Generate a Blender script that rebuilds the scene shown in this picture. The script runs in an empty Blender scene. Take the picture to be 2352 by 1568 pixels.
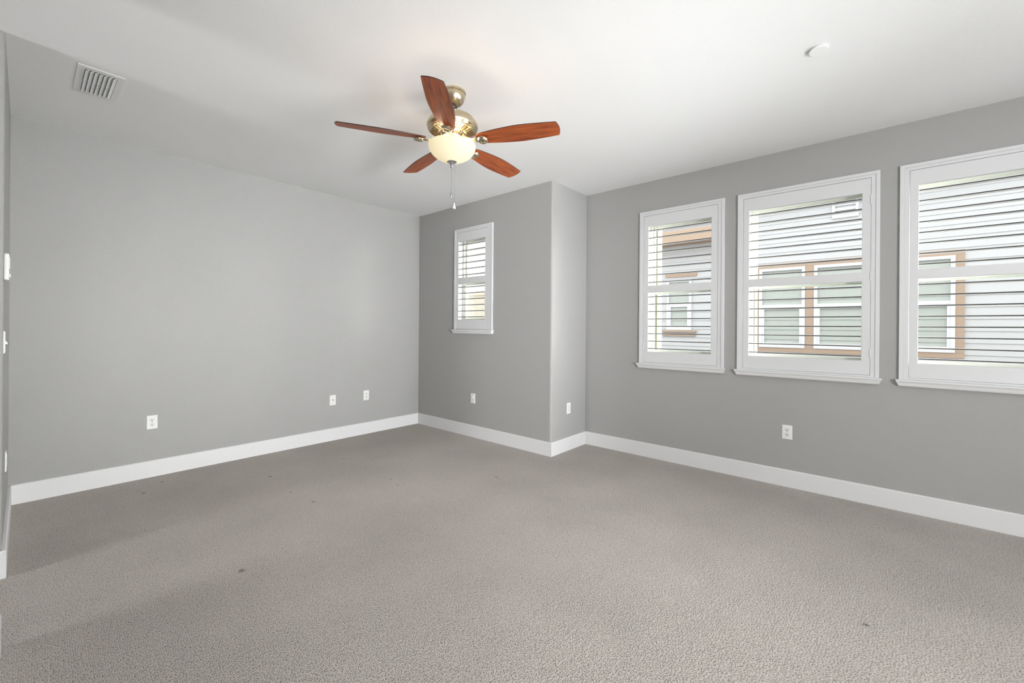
import bpy, bmesh, math, random
from mathutils import Vector, Matrix
random.seed(7)
sc = bpy.context.scene
COL = sc.collection
PI = math.pi

# ------------------------------------------------------------------ camera
F_PX, YAW, PITCH, ROLL, CY, CAM_H = 972.56, 0.7149, -0.0002, 0.0075, 752.45, 1.2746
fw = Vector((math.cos(YAW) * math.cos(PITCH), math.sin(YAW) * math.cos(PITCH), math.sin(PITCH)))
rt = Vector((math.sin(YAW), -math.cos(YAW), 0.0))
up = rt.cross(fw)
r2 = rt * math.cos(ROLL) + up * math.sin(ROLL)
u2 = up * math.cos(ROLL) - rt * math.sin(ROLL)
cd = bpy.data.cameras.new('camera')
cam = bpy.data.objects.new('camera', cd)
COL.objects.link(cam)
cam.matrix_world = Matrix(((r2.x, u2.x, -fw.x, 0.0), (r2.y, u2.y, -fw.y, 0.0), (r2.z, u2.z, -fw.z, CAM_H), (0, 0, 0, 1)))
cd.sensor_fit = 'HORIZONTAL'
cd.sensor_width = 36.0
cd.lens = F_PX / 2352 * 36
cd.shift_y = (CY - 784) / 2352
cd.clip_start = 0.01
cd.clip_end = 200
sc.camera = cam

# ------------------------------------------------------------------ view, world, lights
sc.view_settings.view_transform = 'Standard'
sc.view_settings.look = 'None'
sc.view_settings.gamma = 1.0
sc.view_settings.exposure = 0.14
sc.view_settings.use_curve_mapping = False
sc.cycles.diffuse_bounces = 6
sc.cycles.max_bounces = 16
sc.cycles.transparent_max_bounces = 16
sc.cycles.sample_clamp_indirect = 6.0

world = bpy.data.worlds.new('sky')
sc.world = world
world.use_nodes = True
bg = world.node_tree.nodes['Background']
bg.inputs[0].default_value = (0.97, 0.985, 1.0, 1)
bg.inputs[1].default_value = 2.5


def area(name, loc, target, sx, sy, power, col=(1, 1, 1), spread=180):
    l = bpy.data.lights.new(name, 'AREA')
    l.shape = 'RECTANGLE'
    l.size, l.size_y = sx, sy
    l.energy = power
    l.color = col
    l.spread = math.radians(spread)
    o = bpy.data.objects.new(name, l)
    COL.objects.link(o)
    o.location = loc
    o.rotation_euler = (Vector(target) - Vector(loc)).to_track_quat('-Z', 'Y').to_euler()
    return o


# fill light added behind the camera, just inside the closed rear wall
area('rear_fill', (2.0, -6.9, 1.40), (2.0, 5.0, 1.40), 3.9, 2.4, 40, (0.97, 0.99, 1.0))
# fill light added out of view in the passage at the left
area('passage_fill', (-4.0, 2.96, 1.4), (3.0, 2.96, 1.4), 0.66, 2.3, 64, (0.97, 0.99, 1.0))
# unseen fill lamps added behind the camera: one bounced off the ceiling, two turned to the far corner and the long wall
area('bounce_fill', (0.75, -2.1, 1.3), (2.3, 2.2, 2.74), 1.2, 0.8, 84, (0.97, 0.99, 1.0))
area('corner_fill', (0.8, -2.1, 0.9), (2.8, 3.7, 1.7), 0.7, 0.7, 15, (0.97, 0.99, 1.0), 60)
area('wall_fill', (3.3, -1.5, 1.3), (1.3, 4.2, 1.65), 0.9, 0.9, 21, (0.97, 0.99, 1.0), 75)
# low hazy sun beyond the end of the house next door, shining in through the right hand windows
sl = bpy.data.lights.new('sun', 'SUN')
sl.energy = 34.0
sl.angle = math.radians(50)
sl.color = (1.0, 0.98, 0.95)
so = bpy.data.objects.new('sun', sl)
COL.objects.link(so)
so.rotation_euler = Vector((-0.45, 0.89, -0.10)).to_track_quat('-Z', 'Y').to_euler()
so.location = (6, -5, 4)

# ------------------------------------------------------------------ room numbers (metres)
H = 2.74
XL, YL = -0.0694, 4.619        # left wall plane of the side passage, long left wall
X1, Y2, X2 = 3.4344, 2.4578, 4.0771
YN, YO = 3.32, 2.60            # passage opening in the near wall
YB = -7.0                      # rear end of the room
TH = 0.22
HB, TB = 0.137, 0.016


# ------------------------------------------------------------------ materials
def mat(name):
    m = bpy.data.materials.new(name)
    m.use_nodes = True
    nt = m.node_tree
    return m, nt, nt.nodes['Principled BSDF']


def nd(nt, kind, **kw):
    n = nt.nodes.new(kind)
    for k, v in kw.items():
        setattr(n, k, v)
    return n


def rgba(c):
    return (c[0], c[1], c[2], 1)


def plain(name, col, rough=0.5, metal=0.0, coat=0.0):
    m, nt, b = mat(name)
    b.inputs['Base Color'].default_value = rgba(col)
    b.inputs['Roughness'].default_value = rough
    b.inputs['Metallic'].default_value = metal
    b.inputs['Coat Weight'].default_value = coat
    return m


def textured(name, col, rough, scale, strength, dist, var=0.03):
    """painted plaster: flat colour, orange peel bump"""
    m, nt, b = mat(name)
    b.inputs['Roughness'].default_value = rough
    b.inputs['Specular IOR Level'].default_value = 0.25
    g = nd(nt, 'ShaderNodeNewGeometry')
    n = nd(nt, 'ShaderNodeTexNoise')
    n.inputs['Scale'].default_value = scale
    n.inputs['Detail'].default_value = 3
    nt.links.new(g.outputs['Position'], n.inputs['Vector'])
    bp = nd(nt, 'ShaderNodeBump')
    bp.inputs['Strength'].default_value = strength
    bp.inputs['Distance'].default_value = dist
    nt.links.new(n.outputs['Fac'], bp.inputs['Height'])
    nt.links.new(bp.outputs['Normal'], b.inputs['Normal'])
    mx = nd(nt, 'ShaderNodeMix', data_type='RGBA')
    mx.inputs[6].default_value = rgba([c * (1 - var) for c in col])
    mx.inputs[7].default_value = rgba([min(1, c * (1 + var)) for c in col])
    nt.links.new(n.outputs['Fac'], mx.inputs[0])
    nt.links.new(mx.outputs[2], b.inputs['Base Color'])
    return m


M_WALL = textured('grey_wall_paint', (0.412, 0.408, 0.400), 0.75, 170, 0.35, 0.004, 0.10)
M_CEIL = textured('white_ceiling_texture', (0.88, 0.88, 0.88), 0.9, 120, 0.25, 0.004, 0.03)
M_TRIM = plain('white_trim_paint', (0.80, 0.80, 0.805), 0.4)
M_SHUT = plain('white_shutter_lacquer', (0.735, 0.735, 0.745), 0.35)
M_EDGE = plain('louver_edge_shade', (0.018, 0.016, 0.013), 0.5)  # backlit shade of the white louver edge, painted as near-black colour
M_VINYL = plain('white_window_vinyl', (0.82, 0.84, 0.76), 0.35)
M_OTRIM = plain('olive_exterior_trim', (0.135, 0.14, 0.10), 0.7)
M_PLATE = plain('white_plastic', (0.88, 0.88, 0.87), 0.3)
M_PLATE2 = plain('white_plastic_receptacle', (0.80, 0.80, 0.79), 0.3)
M_HOLE = plain('dark_slot', (0.015, 0.015, 0.015), 0.6)
M_SCREW = plain('screw_metal', (0.45, 0.45, 0.44), 0.3, 1.0)
M_JACK = plain('brass_jack', (0.20, 0.19, 0.17), 0.35, 1.0)
M_STUCCO = textured('house_stucco', (0.62, 0.62, 0.60), 0.9, 60, 0.5, 0.006, 0.04)
M_TAN = plain('tan_exterior_trim', (0.44, 0.325, 0.25), 0.8)
M_CREAM = textured('cream_masonry', (0.66, 0.60, 0.50), 0.9, 40, 0.4, 0.006, 0.05)
M_CONC = textured('dark_gravel', (0.16, 0.155, 0.15), 0.9, 14, 0.3, 0.01, 0.10)
M_VENT = plain('white_vent_enamel', (0.84, 0.84, 0.84), 0.45)
M_VENTIN = plain('vent_throat', (0.42, 0.42, 0.42), 0.8)
M_DISC = plain('white_cover_plate', (0.90, 0.90, 0.90), 0.35)


def carpet_material():
    m, nt, b = mat('loop_pile_carpet')
    b.inputs['Roughness'].default_value = 0.95
    b.inputs['Specular IOR Level'].default_value = 0.1
    g = nd(nt, 'ShaderNodeNewGeometry')
    mp = nd(nt, 'ShaderNodeMapping')
    mp.inputs['Rotation'].default_value = (0, 0, math.radians(2))
    mp.inputs['Scale'].default_value = (1.28, 0.80, 1.0)
    nt.links.new(g.outputs['Position'], mp.inputs['Vector'])
    wob = nd(nt, 'ShaderNodeTexNoise')
    wob.inputs['Scale'].default_value = 45
    wob.inputs['Detail'].default_value = 1
    nt.links.new(g.outputs['Position'], wob.inputs['Vector'])
    wv = nd(nt, 'ShaderNodeVectorMath', operation='MULTIPLY_ADD')
    nt.links.new(wob.outputs['Color'], wv.inputs[0])
    wv.inputs[1].default_value = (0.010, 0.010, 0)
    nt.links.new(mp.outputs['Vector'], wv.inputs[2])
    # one cell per gap between loops: painted shade spots in slightly wandering rows
    v = nd(nt, 'ShaderNodeTexVoronoi', voronoi_dimensions='2D', feature='F1')
    v.inputs['Scale'].default_value = 118
    v.inputs['Randomness'].default_value = 0.70
    nt.links.new(wv.outputs['Vector'], v.inputs['Vector'])
    fine = nd(nt, 'ShaderNodeTexNoise')
    fine.inputs['Scale'].default_value = 230
    fine.inputs['Detail'].default_value = 2
    nt.links.new(g.outputs['Position'], fine.inputs['Vector'])
    pit = nd(nt, 'ShaderNodeMapRange')
    pit.inputs['From Min'].default_value = 0.24
    pit.inputs['From Max'].default_value = 0.66
    pit.interpolation_type = 'SMOOTHSTEP'
    rag = nd(nt, 'ShaderNodeMath', operation='MULTIPLY_ADD')
    nt.links.new(fine.outputs['Fac'], rag.inputs[0])
    rag.inputs[1].default_value = 0.45
    nt.links.new(v.outputs['Distance'], rag.inputs[2])
    nt.links.new(rag.outputs[0], pit.inputs['Value'])
    ad = nd(nt, 'ShaderNodeMath', operation='MULTIPLY_ADD')
    nt.links.new(fine.outputs['Fac'], ad.inputs[0])
    ad.inputs[1].default_value = 0.9
    nt.links.new(pit.outputs['Result'], ad.inputs[2])
    bp = nd(nt, 'ShaderNodeBump')
    bp.inputs['Strength'].default_value = 0.55
    bp.inputs['Distance'].default_value = 0.006
    nt.links.new(ad.outputs[0], bp.inputs['Height'])
    nt.links.new(bp.outputs['Normal'], b.inputs['Normal'])
    # yarn colour
    rp = nd(nt, 'ShaderNodeValToRGB')
    e = rp.color_ramp.elements
    e[0].position, e[0].color = 0.30, rgba((0.445, 0.408, 0.370))
    e[1].position, e[1].color = 0.70, rgba((0.635, 0.598, 0.556))
    nt.links.new(fine.outputs['Fac'], rp.inputs['Fac'])
    # shade between the loops put into the colour, strength differs per cell
    sepc = nd(nt, 'ShaderNodeSeparateColor')
    nt.links.new(v.outputs['Color'], sepc.inputs[0])
    gap_shade = nd(nt, 'ShaderNodeMapRange')
    gap_shade.inputs['From Min'].default_value = 0.0
    gap_shade.inputs['From Max'].default_value = 1.0
    gap_shade.inputs['To Min'].default_value = 0.25
    gap_shade.inputs['To Max'].default_value = 1.0
    nt.links.new(sepc.outputs[0], gap_shade.inputs['Value'])
    inv = nd(nt, 'ShaderNodeMath', operation='SUBTRACT')
    inv.inputs[0].default_value = 1.0
    nt.links.new(pit.outputs['Result'], inv.inputs[1])
    fac = nd(nt, 'ShaderNodeMath', operation='MULTIPLY')
    nt.links.new(inv.outputs[0], fac.inputs[0])
    nt.links.new(gap_shade.outputs['Result'], fac.inputs[1])
    mx = nd(nt, 'ShaderNodeMix', data_type='RGBA')
    nt.links.new(fac.outputs[0], mx.inputs[0])
    nt.links.new(rp.outputs['Color'], mx.inputs[6])
    mx.inputs[7].default_value = rgba((0.13, 0.118, 0.10))
    # broad wear
    big = nd(nt, 'ShaderNodeTexNoise')
    big.inputs['Scale'].default_value = 1.6
    big.inputs['Detail'].default_value = 4
    nt.links.new(g.outputs['Position'], big.inputs['Vector'])
    br = nd(nt, 'ShaderNodeMapRange')
    br.inputs['From Min'].default_value = 0.3
    br.inputs['From Max'].default_value = 0.7
    br.inputs['To Min'].default_value = 0.93
    br.inputs['To Max'].default_value = 1.06
    nt.links.new(big.outputs['Fac'], br.inputs['Value'])
    sm = nd(nt, 'ShaderNodeVectorMath', operation='SCALE')
    nt.links.new(mx.outputs[2], sm.inputs[0])
    nt.links.new(br.outputs['Result'], sm.inputs['Scale'])
    # pulled tufts and small dark specks
    last = sm.outputs['Vector']
    for (x, y, r) in ((1.369, 3.889, .022), (1.347, 3.404, .017), (1.383, 3.097, .020), (2.018, 3.08, .014), (1.979, 2.933, .015),
                      (0.743, 4.40, .020), (0.60, 4.207, .022), (0.748, 2.50, .030), (2.395, 0.036, .022), (2.027, 3.893, .020), (2.052, 3.54, .014), (2.647, 2.463, .02)):
        ds = nd(nt, 'ShaderNodeVectorMath', operation='DISTANCE')
        nt.links.new(g.outputs['Position'], ds.inputs[0])
        ds.inputs[1].default_value = (x, y, 0)
        a2 = nd(nt, 'ShaderNodeMath', operation='MULTIPLY_ADD')
        nt.links.new(fine.outputs['Fac'], a2.inputs[0])
        a2.inputs[1].default_value = r * 2.6
        nt.links.new(ds.outputs['Value'], a2.inputs[2])
        mr = nd(nt, 'ShaderNodeMapRange')
        mr.inputs['From Min'].default_value = r * 1.55
        mr.inputs['From Max'].default_value = r * 1.95
        mr.inputs['To Min'].default_value = 0.35
        mr.inputs['To Max'].default_value = 1.0
        nt.links.new(a2.outputs[0], mr.inputs['Value'])
        s2 = nd(nt, 'ShaderNodeVectorMath', operation='SCALE')
        nt.links.new(last, s2.inputs[0])
        nt.links.new(mr.outputs['Result'], s2.inputs['Scale'])
        last = s2.outputs['Vector']
    nt.links.new(last, b.inputs['Base Color'])
    return m


M_CARPET = carpet_material()


def glass_material(name, tint, refl=0.3):
    m = bpy.data.materials.new(name)
    m.use_nodes = True
    nt = m.node_tree
    nt.nodes.clear()
    out = nd(nt, 'ShaderNodeOutputMaterial')
    tr = nd(nt, 'ShaderNodeBsdfTransparent')
    tr.inputs[0].default_value = rgba(tint)
    gl = nd(nt, 'ShaderNodeBsdfGlossy')
    gl.inputs['Roughness'].default_value = 0.02
    fr = nd(nt, 'ShaderNodeFresnel')
    fr.inputs[0].default_value = 1.45
    mu = nd(nt, 'ShaderNodeMath', operation='MULTIPLY')
    mu.inputs[1].default_value = refl
    mx = nd(nt, 'ShaderNodeMixShader')
    nt.links.new(fr.outputs[0], mu.inputs[0])
    nt.links.new(mu.outputs[0], mx.inputs[0])
    nt.links.new(tr.outputs[0], mx.inputs[1])
    nt.links.new(gl.outputs[0], mx.inputs[2])
    nt.links.new(mx.outputs[0], out.inputs[0])
    return m


M_NGLASS = glass_material('neighbour_glass', (0.955, 0.97, 0.95), 0.12)
M_GLASS = glass_material('window_glass', (0.965, 0.98, 0.965))


def siding_material():
    m, nt, b = mat('white_lap_siding')
    b.inputs['Roughness'].default_value = 0.7
    g = nd(nt, 'ShaderNodeNewGeometry')
    n = nd(nt, 'ShaderNodeTexNoise')
    n.inputs['Scale'].default_value = 3
    nt.links.new(g.outputs['Position'], n.inputs['Vector'])
    mx = nd(nt, 'ShaderNodeMix', data_type='RGBA')
    mx.inputs[6].default_value = rgba((0.56, 0.56, 0.58))
    mx.inputs[7].default_value = rgba((0.595, 0.595, 0.615))
    nt.links.new(n.outputs['Fac'], mx.inputs[0])
    nt.links.new(mx.outputs[2], b.inputs['Base Color'])
    return m


M_SIDING = siding_material()
M_NFRAME = plain('white_neighbour_vinyl', (0.74, 0.74, 0.78), 0.4)


def blind_material():
    """pulled down cellular blind, fine horizontal pleats"""
    m, nt, b = mat('pleated_blind')
    b.inputs['Roughness'].default_value = 0.8
    g = nd(nt, 'ShaderNodeNewGeometry')
    s = nd(nt, 'ShaderNodeSeparateXYZ')
    nt.links.new(g.outputs['Position'], s.inputs[0])
    mu = nd(nt, 'ShaderNodeMath', operation='MULTIPLY')
    mu.inputs[1].default_value = 90
    nt.links.new(s.outputs['Z'], mu.inputs[0])
    si = nd(nt, 'ShaderNodeMath', operation='SINE')
    nt.links.new(mu.outputs[0], si.inputs[0])
    mr = nd(nt, 'ShaderNodeMapRange')
    mr.inputs['From Min'].default_value = -1
    nt.links.new(si.outputs[0], mr.inputs['Value'])
    mx = nd(nt, 'ShaderNodeMix', data_type='RGBA')
    mx.inputs[6].default_value = rgba((0.185, 0.165, 0.143))
    mx.inputs[7].default_value = rgba((0.22, 0.198, 0.172))
    nt.links.new(mr.outputs['Result'], mx.inputs[0])
    nt.links.new(mx.outputs[2], b.inputs['Base Color'])
    return m


M_BLIND = blind_material()


def wood_material():
    m, nt, b = mat('cherry_blade_wood')
    b.inputs['Roughness'].default_value = 0.50
    b.inputs['Metallic'].default_value = 0.12
    b.inputs['Coat Weight'].default_value = 0.3
    b.inputs['Coat Roughness'].default_value = 0.45
    tc = nd(nt, 'ShaderNodeTexCoord')
    mp = nd(nt, 'ShaderNodeMapping')
    mp.inputs['Scale'].default_value = (2.2, 26, 26)
    nt.links.new(tc.outputs['Object'], mp.inputs['Vector'])
    n = nd(nt, 'ShaderNodeTexNoise')
    n.inputs['Scale'].default_value = 2.4
    n.inputs['Detail'].default_value = 5
    n.inputs['Distortion'].default_value = 0.6
    nt.links.new(mp.outputs['Vector'], n.inputs['Vector'])
    rp = nd(nt, 'ShaderNodeValToRGB')
    e = rp.color_ramp.elements
    e[0].position, e[0].color = 0.30, rgba((0.17, 0.028, 0.006))
    e[1].position, e[1].color = 0.70, rgba((0.52, 0.115, 0.018))
    nt.links.new(n.outputs['Fac'], rp.inputs['Fac'])
    nt.links.new(rp.outputs['Color'], b.inputs['Base Color'])
    return m


M_WOOD = wood_material()
M_BLADEEDGE = plain('dark_blade_edge', (0.020, 0.008, 0.005), 0.4)


def brushed(name, col, rough):
    m, nt, b = mat(name)
    b.inputs['Base Color'].default_value = rgba(col)
    b.inputs['Metallic'].default_value = 1.0
    b.inputs['Roughness'].default_value = rough
    tc = nd(nt, 'ShaderNodeTexCoord')
    mp = nd(nt, 'ShaderNodeMapping')
    mp.inputs['Scale'].default_value = (4, 4, 160)
    nt.links.new(tc.outputs['Object'], mp.inputs['Vector'])
    n = nd(nt, 'ShaderNodeTexNoise')
    n.inputs['Scale'].default_value = 6
    nt.links.new(mp.outputs['Vector'], n.inputs['Vector'])
    bp = nd(nt, 'ShaderNodeBump')
    bp.inputs['Strength'].default_value = 0.12
    bp.inputs['Distance'].default_value = 0.002
    nt.links.new(n.outputs['Fac'], bp.inputs['Height'])
    nt.links.new(bp.outputs['Normal'], b.inputs['Normal'])
    return m


M_BRASS = brushed('antique_nickel', (0.62, 0.53, 0.37), 0.22)
M_BRASSDK = plain('dark_vent_slot', (0.10, 0.07, 0.035), 0.5, 0.6)
M_DARKMETAL = plain('black_ball_joint', (0.02, 0.02, 0.02), 0.3)
M_CHROME = plain('bright_finial_metal', (0.62, 0.62, 0.62), 0.25, 1.0)


def bowl_material():
    m = bpy.data.materials.new('lit_alabaster_glass')
    m.use_nodes = True
    nt = m.node_tree
    nt.nodes.clear()
    out = nd(nt, 'ShaderNodeOutputMaterial')
    tr = nd(nt, 'ShaderNodeBsdfTranslucent')
    tr.inputs[0].default_value = rgba((0.05, 0.044, 0.034))
    df = nd(nt, 'ShaderNodeBsdfDiffuse')
    df.inputs[0].default_value = rgba((0.72, 0.66, 0.52))
    m1 = nd(nt, 'ShaderNodeMixShader')
    m1.inputs[0].default_value = 0.5
    em = nd(nt, 'ShaderNodeEmission')
    em.inputs[0].default_value = rgba((1.0, 0.86, 0.56))
    em.inputs[1].default_value = 0.62
    ad = nd(nt, 'ShaderNodeAddShader')
    nt.links.new(df.outputs[0], m1.inputs[1])
    nt.links.new(tr.outputs[0], m1.inputs[2])
    nt.links.new(m1.outputs[0], ad.inputs[0])
    nt.links.new(em.outputs[0], ad.inputs[1])
    nt.links.new(ad.outputs[0], out.inputs[0])
    return m


M_BOWL = bowl_material()


# ------------------------------------------------------------------ mesh helpers
def obj(name, bm, mats, parent=None, smooth=False, bevel=0.0, seg=2, loc=None, rot=None):
    bmesh.ops.recalc_face_normals(bm, faces=bm.faces[:])
    me = bpy.data.meshes.new(name)
    bm.to_mesh(me)
    bm.free()
    for m in (mats if isinstance(mats, (list, tuple)) else [mats]):
        me.materials.append(m)
    if smooth:
        me.shade_smooth()
        me.set_sharp_from_angle(angle=math.radians(38))
    o = bpy.data.objects.new(name, me)
    COL.objects.link(o)
    if parent is not None:
        o.parent = parent
    if loc is not None:
        o.location = loc
    if rot is not None:
        o.rotation_euler = rot
    if bevel:
        b = o.modifiers.new('bevel', 'BEVEL')
        b.width = bevel
        b.segments = seg
        b.limit_method = 'ANGLE'
        b.angle_limit = math.radians(40)
    return o


def empty(name, loc=(0, 0, 0), rot=(0, 0, 0)):
    o = bpy.data.objects.new(name, None)
    COL.objects.link(o)
    o.location = loc
    o.rotation_euler = rot
    o.empty_display_size = 0.1
    return o


def tag(o, label, cat, group=None):
    o['label'] = label
    o['category'] = cat
    if group:
        o['group'] = group
    return o


def struct(o):
    o['kind'] = 'structure'
    return o


def box(bm, x0, x1, y0, y1, z0, z1, mi=0):
    vs = [bm.verts.new(p) for p in ((x0, y0, z0), (x1, y0, z0), (x1, y1, z0), (x0, y1, z0), (x0, y0, z1), (x1, y0, z1), (x1, y1, z1), (x0, y1, z1))]
    for f in ((0, 3, 2, 1), (4, 5, 6, 7), (0, 1, 5, 4), (1, 2, 6, 5), (2, 3, 7, 6), (3, 0, 4, 7)):
        fc = bm.faces.new([vs[i] for i in f])
        fc.material_index = mi
    return vs


def prism(bm, pts, fn, a, b, mi=0):
    """polygon pts (2d) swept from a to b; fn(p, t) gives the 3d point"""
    A = [bm.verts.new(fn(p, a)) for p in pts]
    B = [bm.verts.new(fn(p, b)) for p in pts]
    n = len(pts)
    bm.faces.new(A).material_index = mi
    bm.faces.new(B[::-1]).material_index = mi
    out = []
    for i in range(n):
        f = bm.faces.new((A[i], A[(i + 1) % n], B[(i + 1) % n], B[i]))
        f.material_index = mi
        out.append(f)
    return out


def lathe(bm, prof, n=48, c=(0, 0), mi=0):
    rings = []
    for r, z in prof:
        if r < 1e-6:
            rings.append([bm.verts.new((c[0], c[1], z))])
        else:
            rings.append([bm.verts.new((c[0] + r * math.cos(2 * PI * k / n), c[1] + r * math.sin(2 * PI * k / n), z)) for k in range(n)])
    for a, b in zip(rings, rings[1:]):
        for k in range(n):
            k2 = (k + 1) % n
            if len(a) == 1 and len(b) == 1:
                continue
            if len(a) == 1:
                f = bm.faces.new((a[0], b[k], b[k2]))
            elif len(b) == 1:
                f = bm.faces.new((a[k], b[0], a[k2]))
            else:
                f = bm.faces.new((a[k], b[k], b[k2], a[k2]))
            f.material_index = mi


def tube(bm, pts, radii, n=12, mi=0):
    pts = [Vector(p) for p in pts]
    if not isinstance(radii, (list, tuple)):
        radii = [radii] * len(pts)
    rings = []
    ref = Vector((0, 0, 1))
    for i, p in enumerate(pts):
        t = (pts[min(i + 1, len(pts) - 1)] - pts[max(i - 1, 0)]).normalized()
        s = t.cross(ref)
        if s.length < 1e-4:
            s = t.cross(Vector((1, 0, 0)))
        s.normalize()
        u = s.cross(t)
        rings.append([bm.verts.new(p + (s * math.cos(2 * PI * k / n) + u * math.sin(2 * PI * k / n)) * radii[i]) for k in range(n)])
    for a, b in zip(rings, rings[1:]):
        for k in range(n):
            bm.faces.new((a[k], a[(k + 1) % n], b[(k + 1) % n], b[k])).material_index = mi
    bm.faces.new(rings[0][::-1]).material_index = mi
    bm.faces.new(rings[-1]).material_index = mi


def wall_x(bm, x, th, ya, yb, z0, z1, holes):
    """wall in a plane of constant x, thickness th towards +x, rectangular holes (y0,y1,z0,z1)"""
    ys = sorted({ya, yb, *[v for h in holes for v in h[:2]]})
    zs = sorted({z0, z1, *[v for h in holes for v in h[2:]]})
    inside = lambda y, z: any(h[0] < y < h[1] and h[2] < z < h[3] for h in holes)
    vf = {}

    def V(xx, y, z):
        k = (xx, y, z)
        if k not in vf:
            vf[k] = bm.verts.new(k)
        return vf[k]
    solid = {}
    for i in range(len(ys) - 1):
        for j in range(len(zs) - 1):
            solid[i, j] = not inside((ys[i] + ys[i + 1]) / 2, (zs[j] + zs[j + 1]) / 2)
    for (i, j), s in solid.items():
        if not s:
            continue
        y0, y1, a, b = ys[i], ys[i + 1], zs[j], zs[j + 1]
        for xx in (x, x + th):
            bm.faces.new((V(xx, y0, a), V(xx, y1, a), V(xx, y1, b), V(xx, y0, b)))
        for di, dj, e in ((-1, 0, (y0, a, y0, b)), (1, 0, (y1, a, y1, b)), (0, -1, (y0, a, y1, a)), (0, 1, (y0, b, y1, b))):
            if not solid.get((i + di, j + dj), False):
                bm.faces.new((V(x, e[0], e[1]), V(x, e[2], e[3]), V(x + th, e[2], e[3]), V(x + th, e[0], e[1])))


# ------------------------------------------------------------------ windows: numbers
# casing outer y0,y1,z0,z1 | panel seam | louver opening y0,y1 and its two heights
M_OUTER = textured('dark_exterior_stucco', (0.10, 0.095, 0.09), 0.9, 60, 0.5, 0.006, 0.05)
WINS = {
    1: dict(x=X1, out=(3.263, 3.901, 1.247, 2.449), pan=(3.335, 3.862, 1.253, 2.406), op=(3.381, 3.829), ops=((1.866, 2.300, 6), (1.366, 1.792, 6))),
    2: dict(x=X2, out=(1.041, 1.829, 0.930, 2.438), pan=(1.098, 1.785, 0.946, 2.393), op=(1.151, 1.739), ops=((1.701, 2.286, 8), (1.047, 1.631, 8))),
    3: dict(x=X2, out=(0.001, 0.936, 0.930, 2.438), pan=(0.053, 0.891, 0.946, 2.393), op=(0.102, 0.846), ops=((1.702, 2.287, 8), (1.050, 1.637, 8))),
    4: dict(x=X2, out=(-1.042, -0.103, 0.930, 2.438), pan=(-0.995, -0.156, 0.946, 2.393), op=(-0.946, -0.201), ops=((1.702, 2.288, 8), (1.047, 1.636, 8))),
}


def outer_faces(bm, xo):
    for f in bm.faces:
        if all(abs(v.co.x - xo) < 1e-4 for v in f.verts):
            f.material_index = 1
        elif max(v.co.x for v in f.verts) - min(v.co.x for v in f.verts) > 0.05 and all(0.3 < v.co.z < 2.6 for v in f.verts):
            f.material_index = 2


def hole(w):
    p = w['pan']
    return (p[0] - 0.004, p[1] + 0.004, p[2] - 0.004, p[3] + 0.004)


# ------------------------------------------------------------------ room shell
bm = bmesh.new()
box(bm, -4.3, X2 + TH, YB - 0.1, YL + TH, -0.12, 0.0)
struct(obj('floor', bm, M_CARPET))
bm = bmesh.new()
box(bm, -4.3, X2 + TH, YB - 0.1, YL + TH, H, H + 0.12)
struct(obj('ceiling', bm, M_CEIL))

bm = bmesh.new()
box(bm, XL - TH, X1 + TH, YL, YL + TH, 0, H)
struct(obj('wall_left', bm, M_WALL))
RB = 0.022
bm = bmesh.new()
wall_x(bm, X1, 0.165, Y2 + RB, YL, 0, H, [hole(WINS[1])])
outer_faces(bm, X1 + 0.165)
struct(obj('wall_alcove', bm, [M_WALL, M_OUTER, M_TRIM]))
bm = bmesh.new()
box(bm, X1 + RB, X2 + TH, Y2, Y2 + TH, 0, H)
pts = [(X1 + RB - RB * math.sin(a), Y2 + RB - RB * math.cos(a)) for a in [PI / 2 * k / 8 for k in range(9)]] + [(X1 + RB, Y2 + RB)]
fs = prism(bm, pts, lambda p, t: (p[0], p[1], t), 0, H)
struct(obj('wall_return', bm, M_WALL, smooth=True))
bm = bmesh.new()
wall_x(bm, X2, TH, YB, Y2, 0, H, [hole(WINS[2]), hole(WINS[3]), hole(WINS[4])])
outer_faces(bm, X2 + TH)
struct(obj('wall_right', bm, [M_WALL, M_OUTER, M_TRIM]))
# passage side
bm = bmesh.new()
box(bm, XL - 0.12, XL, YN + RB, YL, 0, H)
pts = [(XL - RB + RB * math.sin(a), YN + RB - RB * math.cos(a)) for a in [PI / 2 * k / 8 for k in range(9)]] + [(XL - RB, YN + RB)]
prism(bm, pts, lambda p, t: (p[0], p[1], t), 0, H)
struct(obj('wall_entry', bm, M_WALL, smooth=True))
bm = bmesh.new()
box(bm, -4.2, XL - RB, YN, YN + 0.12, 0, H)
box(bm, -4.2, -4.1, YO - 0.12, YN, 0, H)
box(bm, -4.2, XL - 0.12, YO - 0.12, YO, 0, H)
struct(obj('wall_passage', bm, M_WALL))
bm = bmesh.new()
box(bm, XL - 0.12, XL, YB, YO, 0, H)
struct(obj('wall_near', bm, M_WALL))
bm = bmesh.new()
box(bm, XL - 0.12, X2 + TH, YB - 0.1, YB, 0, H)
struct(obj('wall_rear', bm, M_WALL))


def board(name, x0, y0, x1, y1, nx, ny):
    """baseboard along (x0,y0)-(x1,y1); n points into the room"""
    bm = bmesh.new()
    prof = [(0, 0), (TB, 0), (TB, HB - 0.006), (TB - 0.005, HB), (0, HB)]
    d = Vector((x1 - x0, y1 - y0, 0))
    a, b = Vector((x0, y0, 0)), Vector((x1, y1, 0))
    n = Vector((nx, ny, 0))
    prism(bm, prof, lambda p, t: a.lerp(b, t) + n * p[0] + Vector((0, 0, p[1])), 0, 1)
    return struct(obj(name, bm, M_TRIM))


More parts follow.
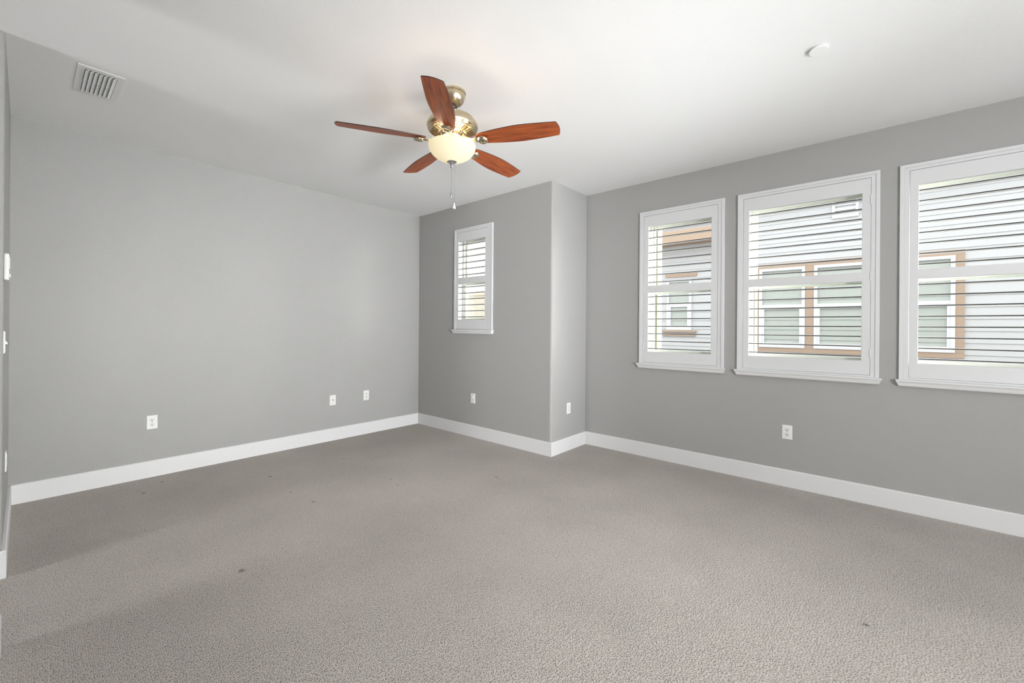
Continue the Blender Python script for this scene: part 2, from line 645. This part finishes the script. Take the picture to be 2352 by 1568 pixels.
board('baseboard_left', XL, YL, X1, YL, 0, -1)
board('baseboard_alcove', X1, YL, X1, Y2, -1, 0)
board('baseboard_return', X1 - TB, Y2, X2, Y2, 0, -1)
board('baseboard_right', X2, Y2, X2, YB, -1, 0)
board('baseboard_entry', XL, YL, XL, YN, 1, 0)
board('baseboard_passage', XL + TB, YN, -4.1, YN, 0, -1)
board('baseboard_near', XL, YO, XL, YB, 1, 0)


# ------------------------------------------------------------------ windows and shutters
def frame_ring(bm, x0, x1, outer, inner, mi=0):
    (a0, a1, b0, b1), (c0, c1, d0, d1) = outer, inner
    R = []
    for xx in (x0, x1):
        R.append([bm.verts.new((xx, y_, z_)) for y_, z_ in ((a0, b0), (a1, b0), (a1, b1), (a0, b1))])
        R.append([bm.verts.new((xx, y_, z_)) for y_, z_ in ((c0, d0), (c1, d0), (c1, d1), (c0, d1))])
    for k in range(4):
        k2 = (k + 1) % 4
        for P, Q in ((R[0], R[1]), (R[2], R[3]), (R[0], R[2]), (R[1], R[3])):
            bm.faces.new((P[k], P[k2], Q[k2], Q[k])).material_index = mi


def shrink(r, d):
    return (r[0] + d, r[1] - d, r[2] + d, r[3] - d)


def louver_bank(name, x, y0, y1, z0, z1, n, parent):
    """flat open louvers, elliptic section, backlit shade painted on the room-side edge"""
    bm = bmesh.new()
    pitch = (z1 - z0) / n
    hw, ht = 0.031, 0.0052
    tilt = math.radians(0)
    for k in range(n):
        zc = z1 - pitch * (k + 0.5) - 0.004
        sec = []
        for j in range(20):
            a = 2 * PI * j / 20
            px = hw * math.copysign(abs(math.cos(a)) ** 0.8, math.cos(a))
            pz = ht * math.sin(a)
            sec.append((px * math.cos(tilt) - pz * math.sin(tilt), px * math.sin(tilt) + pz * math.cos(tilt)))
        fs = prism(bm, sec, lambda p, t: (x + p[0], t, zc + p[1]), y0 + 0.002, y1 - 0.002)
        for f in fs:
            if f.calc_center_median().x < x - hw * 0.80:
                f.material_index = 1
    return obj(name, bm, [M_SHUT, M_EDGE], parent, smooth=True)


def build_window(i, w, label, hinge_side, copy_of=None):
    x = w['x']
    ho = hole(w)
    # the window unit set in the outer half of the wall
    y0, y1 = w['op']
    zb_, zt_ = w['ops'][1][0], w['ops'][0][1]
    fx0, fx1 = (x + 0.120, x + 0.185) if i > 1 else (x + 0.095, x + 0.160)
    win = empty('window_%d' % i, (0, 0, 0))
    struct(win)
    bm = bmesh.new()
    inn = (y0 - 0.016, y1 + 0.016, zb_ - 0.016, zt_ + 0.040)
    frame_ring(bm, fx0, fx1, (ho[0], ho[1], ho[2], ho[3]), inn)
    obj('window_frame', bm, M_VINYL, win, bevel=0.003)
    zm = 0.5 * (w['ops'][0][0] + w['ops'][1][1]) - 0.020
    for (za, zb, xo) in ((zm - 0.02, inn[3], 0.022), (inn[2], zm + 0.02, 0.0)):
        bm = bmesh.new()
        frame_ring(bm, fx0 + xo + 0.008, fx0 + xo + 0.030, (inn[0], inn[1], za, zb), (inn[0] + 0.020, inn[1] - 0.020, za + 0.030, zb - 0.030))
        s = obj('window_sash', bm, M_VINYL, win, bevel=0.002)
        bm = bmesh.new()
        box(bm, fx0 + xo + 0.016, fx0 + xo + 0.021, inn[0] + 0.020, inn[1] - 0.020, za + 0.030, zb - 0.030)
        obj('window_pane', bm, M_GLASS, s)
    # deep trim round the outside of the opening
    bm = bmesh.new() if i > 1 else None
    if bm: frame_ring(bm, x + TH + 0.0005, x + TH + 0.125, (y0 - 0.05, y1 + 0.05, zb_ - 0.07, zt_ + 0.15), (y0 - 0.002, y1 + 0.002, zb_ - 0.02, zt_ + 0.085))
    if bm: obj('exterior_trim', bm, M_OTRIM, win, bevel=0.003)
    # stool and apron under the shutter
    o = w['out']
    bm = bmesh.new()
    prof = [(0.0, 0.0), (-0.050, 0.0), (-0.050, -0.008), (-0.045, -0.015), (-0.040, -0.022), (-0.035, -0.036), (-0.030, -0.045), (0.0, -0.045)]
    L, Rr = o[0] - 0.016, o[1] + 0.016
    A, B = [], []
    for p in prof:
        k = 0.0 if p[1] > -0.010 else (-p[1] - 0.008) * 0.45
        A.append(bm.verts.new((x + p[0], L + k, o[2] + p[1])))
        B.append(bm.verts.new((x + p[0], Rr - k, o[2] + p[1])))
    bm.faces.new(A)
    bm.faces.new(B[::-1])
    for q in range(len(prof)):
        q2 = (q + 1) % len(prof)
        bm.faces.new((A[q], A[q2], B[q2], B[q]))
    obj('window_sill', bm, M_TRIM, win)

    sh = empty('plantation_shutter', (x, (o[0] + o[1]) / 2, o[2]))
    tag(sh, label, 'shutter', 'plantation shutters')
    # casing: stepped picture frame fixed round the opening
    bm = bmesh.new()
    pa = w['pan']
    oo = (o[0], o[1], o[2] + 0.0005, o[3])
    mid = (o[0] + 0.024, o[1] - 0.024, o[2] + 0.004, o[3] - 0.022)
    pi_ = (pa[0] - 0.002, pa[1] + 0.002, pa[2] - 0.002, pa[3] + 0.002)
    frame_ring(bm, x - 0.022, x - 0.0005, oo, mid)
    frame_ring(bm, x - 0.017, x - 0.0005, mid, pi_)
    inner = (ho[0] + 0.0005, ho[1] - 0.0005, ho[2] + 0.0005, ho[3] - 0.0005)
    for r in bm.verts:
        pass
    c = obj('casing', bm, M_SHUT, sh, bevel=0.0025)
    c.location = -Vector(sh.location)
    # hinged panel: stiles and three rails
    bm = bmesh.new()
    y0, y1 = w['op']
    (m0, t1, n1), (b0, m1, n2) = w['ops'][0], w['ops'][1]
    px0, px1 = x - 0.015, x + 0.014
    wall_x(bm, px0, px1 - px0, pa[0], pa[1], pa[2], pa[3], [(y0, y1, b0, m1), (y0, y1, m0, t1)])
    c = obj('shutter_panel', bm, M_SHUT, sh, bevel=0.002)
    c.location = -Vector(sh.location)
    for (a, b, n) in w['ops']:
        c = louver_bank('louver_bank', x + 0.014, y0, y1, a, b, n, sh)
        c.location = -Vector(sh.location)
    hy = pa[0] if hinge_side < 0 else pa[1]
    for zz in (pa[3] - 0.16, (pa[2] + pa[3]) / 2, pa[2] + 0.16):
        bm = bmesh.new()
        tube(bm, [(x - 0.0180, hy, zz - 0.032), (x - 0.0180, hy, zz + 0.032)], 0.0030, 10)
        box(bm, x - 0.0178, x - 0.0150, hy - 0.004, hy + 0.004, zz - 0.030, zz + 0.030)
        c = obj('hinge', bm, M_SHUT, sh)
        c.location = -Vector(sh.location)
    return win, sh


build_window(1, WINS[1], 'small narrow white louvered shutter on the window of the alcove wall', 1)
build_window(2, WINS[2], 'narrow tall white shutter nearest the jutting corner, two banks of louvers', 1)
build_window(3, WINS[3], 'wide white shutter between the narrow shutter and the one cut by the frame', -1)
build_window(4, WINS[4], 'wide white shutter cut off by the right edge of the photo', -1)

# ------------------------------------------------------------------ ceiling fan
FX, FY, ZB = 1.749, 2.018, 2.426
fan = empty('ceiling_fan', (FX, FY, H))
fan.rotation_euler = Matrix.Rotation(0.013, 3, Vector((fw.x, fw.y, 0))).to_euler()
tag(fan, 'five-blade cherry wood ceiling fan with lit glass bowl and two pull chains', 'ceiling fan')


def fz(z):
    return z - H


def fp(name, bm, m, parent=fan, smooth=True, bevel=0.0):
    return obj(name, bm, m, parent, smooth=smooth, bevel=bevel)


bm = bmesh.new()
lathe(bm, [(0.0, fz(2.7399)), (0.078, fz(2.7399)), (0.078, fz(2.728)), (0.074, fz(2.724)), (0.075, fz(2.716)), (0.072, fz(2.700)), (0.064, fz(2.680)), (0.050, fz(2.664)), (0.034, fz(2.654)), (0.026, fz(2.652)), (0.0, fz(2.652))], 56)
fp('canopy', bm, M_BRASS)
bm = bmesh.new()
lathe(bm, [(0.0, fz(2.656)), (0.024, fz(2.656)), (0.026, fz(2.646)), (0.021, fz(2.634)), (0.013, fz(2.628)), (0.0, fz(2.628))], 24)
fp('ball_joint', bm, M_DARKMETAL)
bm = bmesh.new()
tube(bm, [(0, 0, fz(2.635)), (0, 0, fz(2.585))], 0.0125, 20)
fp('downrod', bm, M_BRASS)
bm = bmesh.new()
lathe(bm, [(0.0, fz(2.606)), (0.030, fz(2.606)), (0.034, fz(2.598)), (0.060, fz(2.592)), (0.105, fz(2.585)), (0.132, fz(2.572)), (0.143, fz(2.556)), (0.145, fz(2.549)),
           (0.151, fz(2.546)), (0.153, fz(2.541)), (0.157, fz(2.536)), (0.160, fz(2.524)), (0.157, fz(2.512)), (0.150, fz(2.503)), (0.148, fz(2.499)), (0.143, fz(2.498)), (0.140, fz(2.494)),
           (0.128, fz(2.492)), (0.090, fz(2.482)), (0.078, fz(2.480)), (0.074, fz(2.472)), (0.066, fz(2.470)), (0.0, fz(2.470))], 72)
housing = fp('motor_housing', bm, M_BRASS)
# cooling slots in the underside of the housing
bm = bmesh.new()
for k in range(32):
    a = 2 * PI * (k + 0.5) / 32
    ca, sa = math.cos(a), math.sin(a)
    vs = box(bm, 0.092, 0.128, -0.0035, 0.0035, -0.0022, 0.0022)
    for v in vs:
        x_, y_, z_ = v.co
        zz = fz(2.482) + (x_ - 0.090) / 0.038 * 0.010 + z_
        v.co = (x_ * ca - y_ * sa, x_ * sa + y_ * ca, zz)
fp('cooling_slot_ring', bm, M_BRASSDK, housing, smooth=False)
# rotor hub, switch cup and lamp fitter under the housing
bm = bmesh.new()
lathe(bm, [(0.0, fz(2.471)), (0.062, fz(2.471)), (0.066, fz(2.464)), (0.066, fz(2.456)), (0.058, fz(2.450)), (0.050, fz(2.446)), (0.050, fz(2.436)), (0.056, fz(2.430)), (0.056, fz(2.424)), (0.040, fz(2.418)), (0.0, fz(2.418))], 48)
fp('light_fitter', bm, M_BRASS)

# blades
PH = 2.6003
PITCH_B = math.radians(13)


def blade_outline():
    up_, dn = [], []
    r0, r1 = 0.165, 0.668
    N = 22
    for k in range(N + 1):
        t = k / N
        x = r0 + (r1 - r0) * t
        hw = 0.040 + 0.032 * math.sin(min(1.0, t / 0.62) * PI / 2) - 0.016 * max(0.0, (t - 0.50) / 0.50) ** 1.6
        if t < 0.08:
            hw *= 0.72 + 0.28 * math.sqrt(t / 0.08)
        up_.append((x, hw))
        dn.append((x, -hw))
    tip = []
    h = up_[-1][1]
    for k in range(1, 10):
        y = h - 2 * h * k / 10
        tip.append((r1 + 0.013 * (1 - (y / h) ** 2), y))
    return up_ + tip + dn[::-1]


OUT = blade_outline()


def make_blade(ang):
    bm = bmesh.new()
    th = 0.0055
    fs = prism(bm, OUT, lambda p, t: (p[0], p[1], t), -th / 2, th / 2)
    for f in fs:
        f.material_index = 1
    # iron: forked arm with an oval medallion under the blade
    b = obj('blade', bm, [M_WOOD, M_BLADEEDGE], fan, bevel=0.0012)
    b.rotation_euler = Matrix(((math.cos(ang), -math.sin(ang), 0), (math.sin(ang), math.cos(ang), 0), (0, 0, 1))).to_euler()
    b.rotation_euler = (Matrix.Rotation(ang, 3, 'Z') @ Matrix.Rotation(-PITCH_B, 3, 'X')).to_euler()
    b.location = (0, 0, fz(ZB + 0.006))
    bm = bmesh.new()
    # arm, flat tapered strap swooping down from the hub and out
    path = [(0.058, 0.028, 0.014), (0.085, 0.020, 0.013), (0.110, 0.004, 0.014), (0.135, -0.010, 0.017), (0.160, -0.013, 0.022), (0.185, -0.012, 0.027), (0.210, -0.011, 0.026), (0.226, -0.010, 0.018)]
    prev = None
    for (x_, z_, w_) in path:
        ring = [bm.verts.new((x_, s * w_, z_ + d)) for s, d in ((-1, 0.0035), (-0.6, -0.0035), (0.6, -0.0035), (1, 0.0035))]
        if prev:
            for q in range(4):
                bm.faces.new((prev[q], prev[(q + 1) % 4], ring[(q + 1) % 4], ring[q]))
        else:
            bm.faces.new(ring)
        prev = ring
    bm.faces.new(prev[::-1])
    iron = obj('blade_iron', bm, M_BRASS, b, smooth=True, bevel=0.0015)
    bm = bmesh.new()
    prof = [(0.0, -0.006), (0.40, -0.006), (0.55, -0.011), (0.78, -0.011), (1.0, -0.002), (1.0, 0.002), (0.0, 0.002)]
    n = 28
    rings = []
    for (r, z_) in prof:
        if r == 0:
            rings.append([bm.verts.new((0.206, 0, -0.014 + z_))])
        else:
            rings.append([bm.verts.new((0.206 + r * 0.032 * math.cos(2 * PI * k / n), r * 0.034 * math.sin(2 * PI * k / n), -0.014 + z_)) for k in range(n)])
    for a_, c_ in zip(rings, rings[1:]):
        for k in range(n):
            k2 = (k + 1) % n
            if len(a_) == 1:
                bm.faces.new((a_[0], c_[k], c_[k2]))
            elif len(c_) == 1:
                bm.faces.new((a_[k], c_[0], a_[k2]))
            else:
                bm.faces.new((a_[k], c_[k], c_[k2], a_[k2]))
    obj('medallion', bm, M_BRASS, b, smooth=True)
    return b


for k in range(5):
    make_blade(PH + k * 2 * PI / 5)

# glass bowl (open at the top), with wall thickness
bm = bmesh.new()
prof_o, prof_i = [], []
for k in range(15):
    a = PI / 2 * k / 14
    prof_o.append((0.146 * math.cos(a) ** 1.2 if k < 14 else 0.0, fz(2.402) - 0.100 * math.sin(a)))
    prof_i.append((0.141 * math.cos(a) ** 1.2 if k < 14 else 0.0, fz(2.402) - 0.095 * math.sin(a)))
lathe(bm, prof_i[::-1] + [(0.141, fz(2.410)), (0.146, fz(2.410))] + prof_o, 64)
fp('glass_bowl', bm, M_BOWL)
bm = bmesh.new()
tube(bm, [(0, 0, fz(2.420)), (0, 0, fz(2.300))], 0.005, 10)
lathe(bm, [(0.0, fz(2.318)), (0.012, fz(2.318)), (0.030, fz(2.311)), (0.031, fz(2.305)), (0.024, fz(2.300)), (0.015, fz(2.295)), (0.012, fz(2.288)), (0.009, fz(2.284)), (0.010, fz(2.278)), (0.006, fz(2.270)), (0.0, fz(2.268))], 32)
fp('finial', bm, M_CHROME)
for dx, zt, zb2, pend in ((0.0, 2.270, 2.122, 0), (0.020, 2.285, 2.048, 1)):
    ox, oy = rt.x * dx, rt.y * dx
    bm = bmesh.new()
    nb = int((zt - zb2) / 0.006)
    for k in range(nb):
        z_ = zt - 0.006 * (k + 0.5)
        lathe(bm, [(0.0, fz(z_ + 0.0026)), (0.0019, fz(z_ + 0.0013)), (0.0019, fz(z_ - 0.0013)), (0.0, fz(z_ - 0.0026))], 6, (ox, oy))
    tube(bm, [(ox, oy, fz(zt)), (ox, oy, fz(zb2))], 0.0007, 5)
    ch = fp('pull_chain', bm, M_CHROME)
    bm = bmesh.new()
    if pend == 0:
        lathe(bm, [(0.0, fz(zb2 + 0.002)), (0.0045, fz(zb2)), (0.0055, fz(zb2 - 0.006)), (0.0055, fz(zb2 - 0.030)), (0.004, fz(zb2 - 0.036)), (0.0, fz(zb2 - 0.037))], 14, (ox, oy))
    else:
        lathe(bm, [(0.0, fz(zb2 + 0.002)), (0.003, fz(zb2)), (0.004, fz(zb2 - 0.012)), (0.010, fz(zb2 - 0.028)), (0.011, fz(zb2 - 0.033)), (0.0, fz(zb2 - 0.034))], 18, (ox, oy))
    fp('chain_pendant', bm, M_CHROME if pend == 0 else M_PLATE, ch)
# bulbs
for k in range(3):
    a = 2 * PI * k / 3 + 0.5
    l = bpy.data.lights.new('bulb', 'POINT')
    l.energy = 1.5
    l.color = (1.0, 0.84, 0.62)
    l.shadow_soft_size = 0.022
    o = bpy.data.objects.new('bulb', l)
    COL.objects.link(o)
    o.parent = fan
    o.location = (0.075 * math.cos(a), 0.075 * math.sin(a), fz(2.400))

# ------------------------------------------------------------------ ceiling vent
vx0, vx1, vy0, vy1 = 0.189, 0.392, 3.397, 3.797
vent = empty('ceiling_vent', ((vx0 + vx1) / 2, (vy0 + vy1) / 2, H))
tag(vent, 'white rectangular air vent grille on the ceiling', 'vent')
ox, oy = vent.location.x, vent.location.y
bm = bmesh.new()
sx0, sx1, sy0, sy1 = 0.222, 0.358, 3.437, 3.768
z1, z0 = -0.0005, -0.0055


def vring(bm, a, b):
    R = []
    for zz in (z0, z1):
        for q in (a, b):
            R.append([bm.verts.new((x_ - ox, y_ - oy, zz)) for x_, y_ in ((q[0], q[2]), (q[1], q[2]), (q[1], q[3]), (q[0], q[3]))])
    for k in range(4):
        k2 = (k + 1) % 4
        for P, Q in ((R[0], R[1]), (R[2], R[3]), (R[0], R[2]), (R[1], R[3])):
            bm.faces.new((P[k], P[k2], Q[k2], Q[k]))


vring(bm, (vx0, vx1, vy0, vy1), (sx0, sx1, sy0, sy1))
box(bm, sx0 - ox, sx1 - ox, 3.600 - oy, 3.606 - oy, z0, z1)
obj('vent_frame', bm, M_VENT, vent, bevel=0.002)
bm = bmesh.new()
box(bm, sx0 - ox, sx1 - ox, sy0 - oy, sy1 - oy, -0.0015, -0.0008)
obj('vent_throat', bm, M_VENTIN, vent)
bm = bmesh.new()
nS = 7
for k in range(nS):
    xc = sx0 + (sx1 - sx0) * (k + 0.5) / nS - ox
    for (ya, yb) in ((sy0 + 0.001, 3.600), (3.606, sy1 - 0.001)):
        a = math.radians(32)
        pr = [(-0.0095, -0.0006), (0.0095, -0.0006), (0.0095, 0.0006), (-0.0095, 0.0006)]
        pr = [(xc + p * math.cos(a) - q * math.sin(a), -0.0085 + p * math.sin(a) + q * math.cos(a)) for p, q in pr]
        prism(bm, pr, lambda p, t: (p[0], t, min(p[1], -0.0018)), ya - oy, yb - oy)
obj('vent_slat', bm, M_VENT, vent)

# ------------------------------------------------------------------ round ceiling cover
bm = bmesh.new()
lathe(bm, [(0.0, 0.0), (0.026, 0.0), (0.026, -0.008), (0.041, -0.008), (0.0425, -0.0095), (0.0425, -0.0115), (0.040, -0.0135), (0.0, -0.0138)], 56)
d = obj('ceiling_cover_disc', bm, M_DISC, smooth=True, loc=(2.706, 0.249, H - 0.0002))
tag(d, 'small round white sprinkler cover disc on the ceiling at right', 'sprinkler cover')


# ------------------------------------------------------------------ wall plates; local frame: x right, z up, -y out of the wall
def plate(bm, w=0.071, h=0.114, d=0.006):
    A = [bm.verts.new((x_, 0, z_)) for x_, z_ in ((-w / 2, -h / 2), (w / 2, -h / 2), (w / 2, h / 2), (-w / 2, h / 2))]
    e = 0.004
    B = [bm.verts.new((x_, -d * 0.45, z_)) for x_, z_ in ((-w / 2, -h / 2), (w / 2, -h / 2), (w / 2, h / 2), (-w / 2, h / 2))]
    Cc = [bm.verts.new((x_, -d, z_)) for x_, z_ in ((-w / 2 + e, -h / 2 + e), (w / 2 - e, -h / 2 + e), (w / 2 - e, h / 2 - e), (-w / 2 + e, h / 2 - e))]
    bm.faces.new(A)
    bm.faces.new(Cc)
    for P, Q in ((A, B), (B, Cc)):
        for k in range(4):
            bm.faces.new((P[k], P[(k + 1) % 4], Q[(k + 1) % 4], Q[k]))


def disc_y(bm, cx, cz, r, y0, y1, n=16, mi=0, fx=1.0):
    prism(bm, [(cx + fx * r * math.cos(2 * PI * k / n), cz + r * math.sin(2 * PI * k / n)) for k in range(n)], lambda p, t: (p[0], t, p[1]), y0, y1, mi)


def wall_empty(name, loc, ang):
    return empty(name, loc, (0, 0, ang))


def make_outlet(loc, ang, label):
    r = wall_empty('wall_outlet', loc, ang)
    tag(r, label, 'outlet', 'white wall outlets')
    bm = bmesh.new()
    plate(bm)
    obj('cover_plate', bm, M_PLATE, r)
    for cz in (0.0195, -0.0195):
        bm = bmesh.new()
        out = []
        for k in range(28):
            a = 2 * PI * k / 28
            out.append((0.0172 * math.cos(a), max(-0.0130, min(0.0130, 0.0172 * math.sin(a))) + cz))
        prism(bm, out, lambda p, t: (p[0], t, p[1]), -0.0055, -0.0078)
        rc = obj('receptacle', bm, M_PLATE2, r, bevel=0.0006)
        bm = bmesh.new()
        for sx, hh in ((-0.0064, 0.0045), (0.0064, 0.0037)):
            box(bm, sx - 0.0012, sx + 0.0012, -0.0081, -0.0070, cz + 0.003 - hh, cz + 0.003 + hh)
        disc_y(bm, 0, cz - 0.0080, 0.0032, -0.0081, -0.0070)
        obj('slot_set', bm, M_HOLE, rc)
    bm = bmesh.new()
    disc_y(bm, 0, 0, 0.0028, -0.0074, -0.0055)
    obj('screw', bm, M_SCREW, r)
    return r


ZP = 0.457
make_outlet((0.709, YL, ZP), 0, 'white duplex outlet low on the long left wall, alone far from the corner')
make_outlet((2.677, YL, 0.457), 0, 'white duplex outlet nearest the back corner on the long left wall')
make_outlet((X2, 0.564, 0.441), PI * 1.5, 'white duplex outlet under the wide windows on the right wall')
make_outlet((XL, 3.85, 0.475), PI * 0.5, 'white outlet seen edge-on at the left edge of the photo')

r = wall_empty('cable_plate', (2.268, YL, 0.449), 0)
tag(r, 'white coax cable plate left of the corner outlet on the left wall', 'wall plate')
bm = bmesh.new()
plate(bm)
obj('cover_plate', bm, M_PLATE, r)
bm = bmesh.new()
disc_y(bm, 0, 0.002, 0.0062, -0.0095, -0.0055, 6)
disc_y(bm, 0, 0.002, 0.0046, -0.016, -0.0095, 14)
obj('coax_jack', bm, M_JACK, r)
for zz in (0.042, -0.042):
    bm = bmesh.new()
    disc_y(bm, 0, zz, 0.0026, -0.0070, -0.0055)
    obj('screw', bm, M_PLATE2, r)

# two-gang-free blank plates with a small snap-in jack
r = wall_empty('phone_plate', (X1, 3.574, 0.447), PI * 1.5)
tag(r, 'white wall plate under the narrow alcove window with a plugged-in cap', 'wall plate')
bm = bmesh.new()
plate(bm)
obj('cover_plate', bm, M_PLATE, r)
bm = bmesh.new()
box(bm, -0.017, 0.017, -0.0075, -0.0055, -0.033, 0.033)
obj('jack_insert', bm, M_PLATE2, r, bevel=0.001)
bm = bmesh.new()
box(bm, -0.016, 0.014, -0.0160, -0.0070, 0.006, 0.030)
obj('outlet_cap', bm, M_PLATE, r, bevel=0.003)
r = wall_empty('blank_plate', (3.744, Y2, 0.436), 0)
tag(r, 'white wall plate on the short return wall between corner and windows', 'wall plate')
bm = bmesh.new()
plate(bm)
obj('cover_plate', bm, M_PLATE, r)
bm = bmesh.new()
box(bm, -0.017, 0.017, -0.0075, -0.0055, -0.033, 0.033)
obj('plate_insert', bm, M_PLATE2, r, bevel=0.001)

# switch and thermostat on the entry wall (seen edge-on)
r = wall_empty('light_switch', (XL, 3.42, 1.180), PI * 0.5)
tag(r, 'white toggle light switch seen edge-on below the thermostat', 'light switch')
bm = bmesh.new()
plate(bm)
obj('cover_plate', bm, M_PLATE, r)
bm = bmesh.new()
prism(bm, [(-0.006, -0.009), (-0.014, -0.011), (-0.013, -0.004), (-0.006, 0.010)], lambda p, t: (t, p[0], p[1]), -0.0045, 0.0045)
obj('toggle', bm, M_PLATE, r)
r = wall_empty('thermostat', (XL, 3.385, 1.565), PI * 0.5)
tag(r, 'white thermostat box on the wall at the far left edge', 'thermostat')
bm = bmesh.new()
box(bm, -0.045, 0.045, -0.018, 0.0, -0.068, 0.068)
obj('housing', bm, M_PLATE, r, bevel=0.006, seg=3)
bm = bmesh.new()
box(bm, -0.036, 0.036, -0.0205, -0.0175, -0.010, 0.050)
obj('cover_panel', bm, M_PLATE2, r, bevel=0.002)
bm = bmesh.new()
box(bm, -0.012, 0.012, -0.0225, -0.0175, -0.050, -0.034)
obj('button', bm, M_PLATE2, r, bevel=0.0015)

# ------------------------------------------------------------------ outside: our ground and the house next door
bm = bmesh.new()
box(bm, X2 + TH, 30, -20, 30, -0.42, -0.30)
g = struct(obj('ground_yard', bm, M_CONC))

NX = 9.0
hs = empty('neighbouring_house', (NX, 1.0, -0.30))
tag(hs, 'white sided house with tan window trim seen through the shutters', 'house')


def hp(name, bm, m, parent=hs, **kw):
    o = obj(name, bm, m, parent, **kw)
    o.location = -Vector(hs.location) if parent is hs else (0, 0, 0)
    return o


bm = bmesh.new()
box(bm, NX + 0.03, NX + 3.0, -2.1, 7.4, -0.30, 3.92)
z = -0.30
lap = 0.175
while z < 3.85:
    prism(bm, [(NX + 0.030, z), (NX + 0.002, z), (NX + 0.014, z + lap), (NX + 0.030, z + lap)], lambda p, t: (p[0], t, p[1]), -2.1, 7.4)
    z += lap
hp('siding_wall', bm, M_SIDING)


def nb_window(ya, yb, za, zb, zm):
    bm = bmesh.new()
    x0, x1 = NX - 0.035, NX + 0.04
    frame_ring(bm, x0, x1, (ya, yb, za, zb), (ya + 0.05, yb - 0.05, za + 0.05, zb - 0.05))
    box(bm, x0 + 0.008, x1, ya + 0.05, yb - 0.05, zm - 0.025, zm + 0.025)
    f = hp('house_window', bm, M_NFRAME, bevel=0.004)
    bm = bmesh.new()
    frame_ring(bm, x0 + 0.012, x1, (ya + 0.05, yb - 0.05, za + 0.05, zm - 0.025), (ya + 0.085, yb - 0.085, za + 0.085, zm - 0.055))
    hp('lower_sash', bm, M_NFRAME, f)
    bm = bmesh.new()
    box(bm, x0 + 0.030, x0 + 0.034, ya + 0.05, yb - 0.05, za + 0.05, zb - 0.05)
    hp('pane', bm, M_NGLASS, f)
    bm = bmesh.new()
    box(bm, x0 + 0.055, x0 + 0.060, ya + 0.05, yb - 0.05, za + 0.05, zb - 0.05)
    hp('blind', bm, M_BLIND, f)


for ya, yb in ((0.990, 1.700), (0.030, 0.865), (-0.840, -0.095)):
    nb_window(ya, yb, 0.950, 2.392, 1.700)
nb_window(2.920, 3.430, 1.250, 2.305, 1.790)
bm = bmesh.new()
tx0, tx1 = NX - 0.022, NX + 0.03
box(bm, tx0, tx1, -0.935, 1.790, 2.393, 2.470)
box(bm, tx0, tx1, -0.935, 1.790, 0.870, 0.949)
for a, b in ((0.866, 0.989), (-0.094, 0.029), (-0.935, -0.841), (1.701, 1.790)):
    box(bm, tx0, tx1, a, b, 0.949, 2.393)
hp('window_surround', bm, M_TAN, bevel=0.004)
bm = bmesh.new()
box(bm, tx0, tx1, 2.826, 3.470, 2.360, 2.440)
hp('window_header', bm, M_TAN, bevel=0.004)
bm = bmesh.new()
box(bm, NX - 0.05, tx1, 2.826, 3.532, 1.205, 1.245)
box(bm, tx0, tx1, 2.84, 3.52, 1.125, 1.165)
hp('house_window_sill', bm, M_TAN, bevel=0.004)
# louvered gable vent
bm = bmesh.new()
frame_ring(bm, NX - 0.03, NX + 0.03, (0.27, 0.62, 3.16, 3.62), (0.31, 0.58, 3.20, 3.58))
for k in range(5):
    zc = 3.225 + 0.078 * k
    prism(bm, [(NX - 0.022, zc - 0.02), (NX - 0.014, zc - 0.02), (NX + 0.02, zc + 0.035), (NX + 0.012, zc + 0.035)], lambda p, t: (p[0], t, p[1]), 0.31, 0.58)
hp('gable_vent', bm, M_NFRAME)
bm = bmesh.new()
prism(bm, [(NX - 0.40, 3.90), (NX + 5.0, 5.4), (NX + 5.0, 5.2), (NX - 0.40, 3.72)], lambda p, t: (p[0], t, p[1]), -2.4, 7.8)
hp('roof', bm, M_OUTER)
# tan eave over the far portion
bm = bmesh.new()
box(bm, NX - 0.42, NX + 0.03, 2.15, 7.4, 3.02, 3.20)
box(bm, NX - 0.46, NX - 0.42, 2.10, 7.4, 2.99, 3.24)
hp('eave', bm, M_TAN)

bm = bmesh.new()
box(bm, 7.2, 7.4, 5.8, 15.0, -0.30, 2.05)
box(bm, 7.16, 7.44, 5.76, 15.0, 2.05, 2.13)
gw = obj('garden_wall', bm, M_CREAM)
tag(gw, 'low cream masonry wall outside the narrow alcove window', 'garden wall')
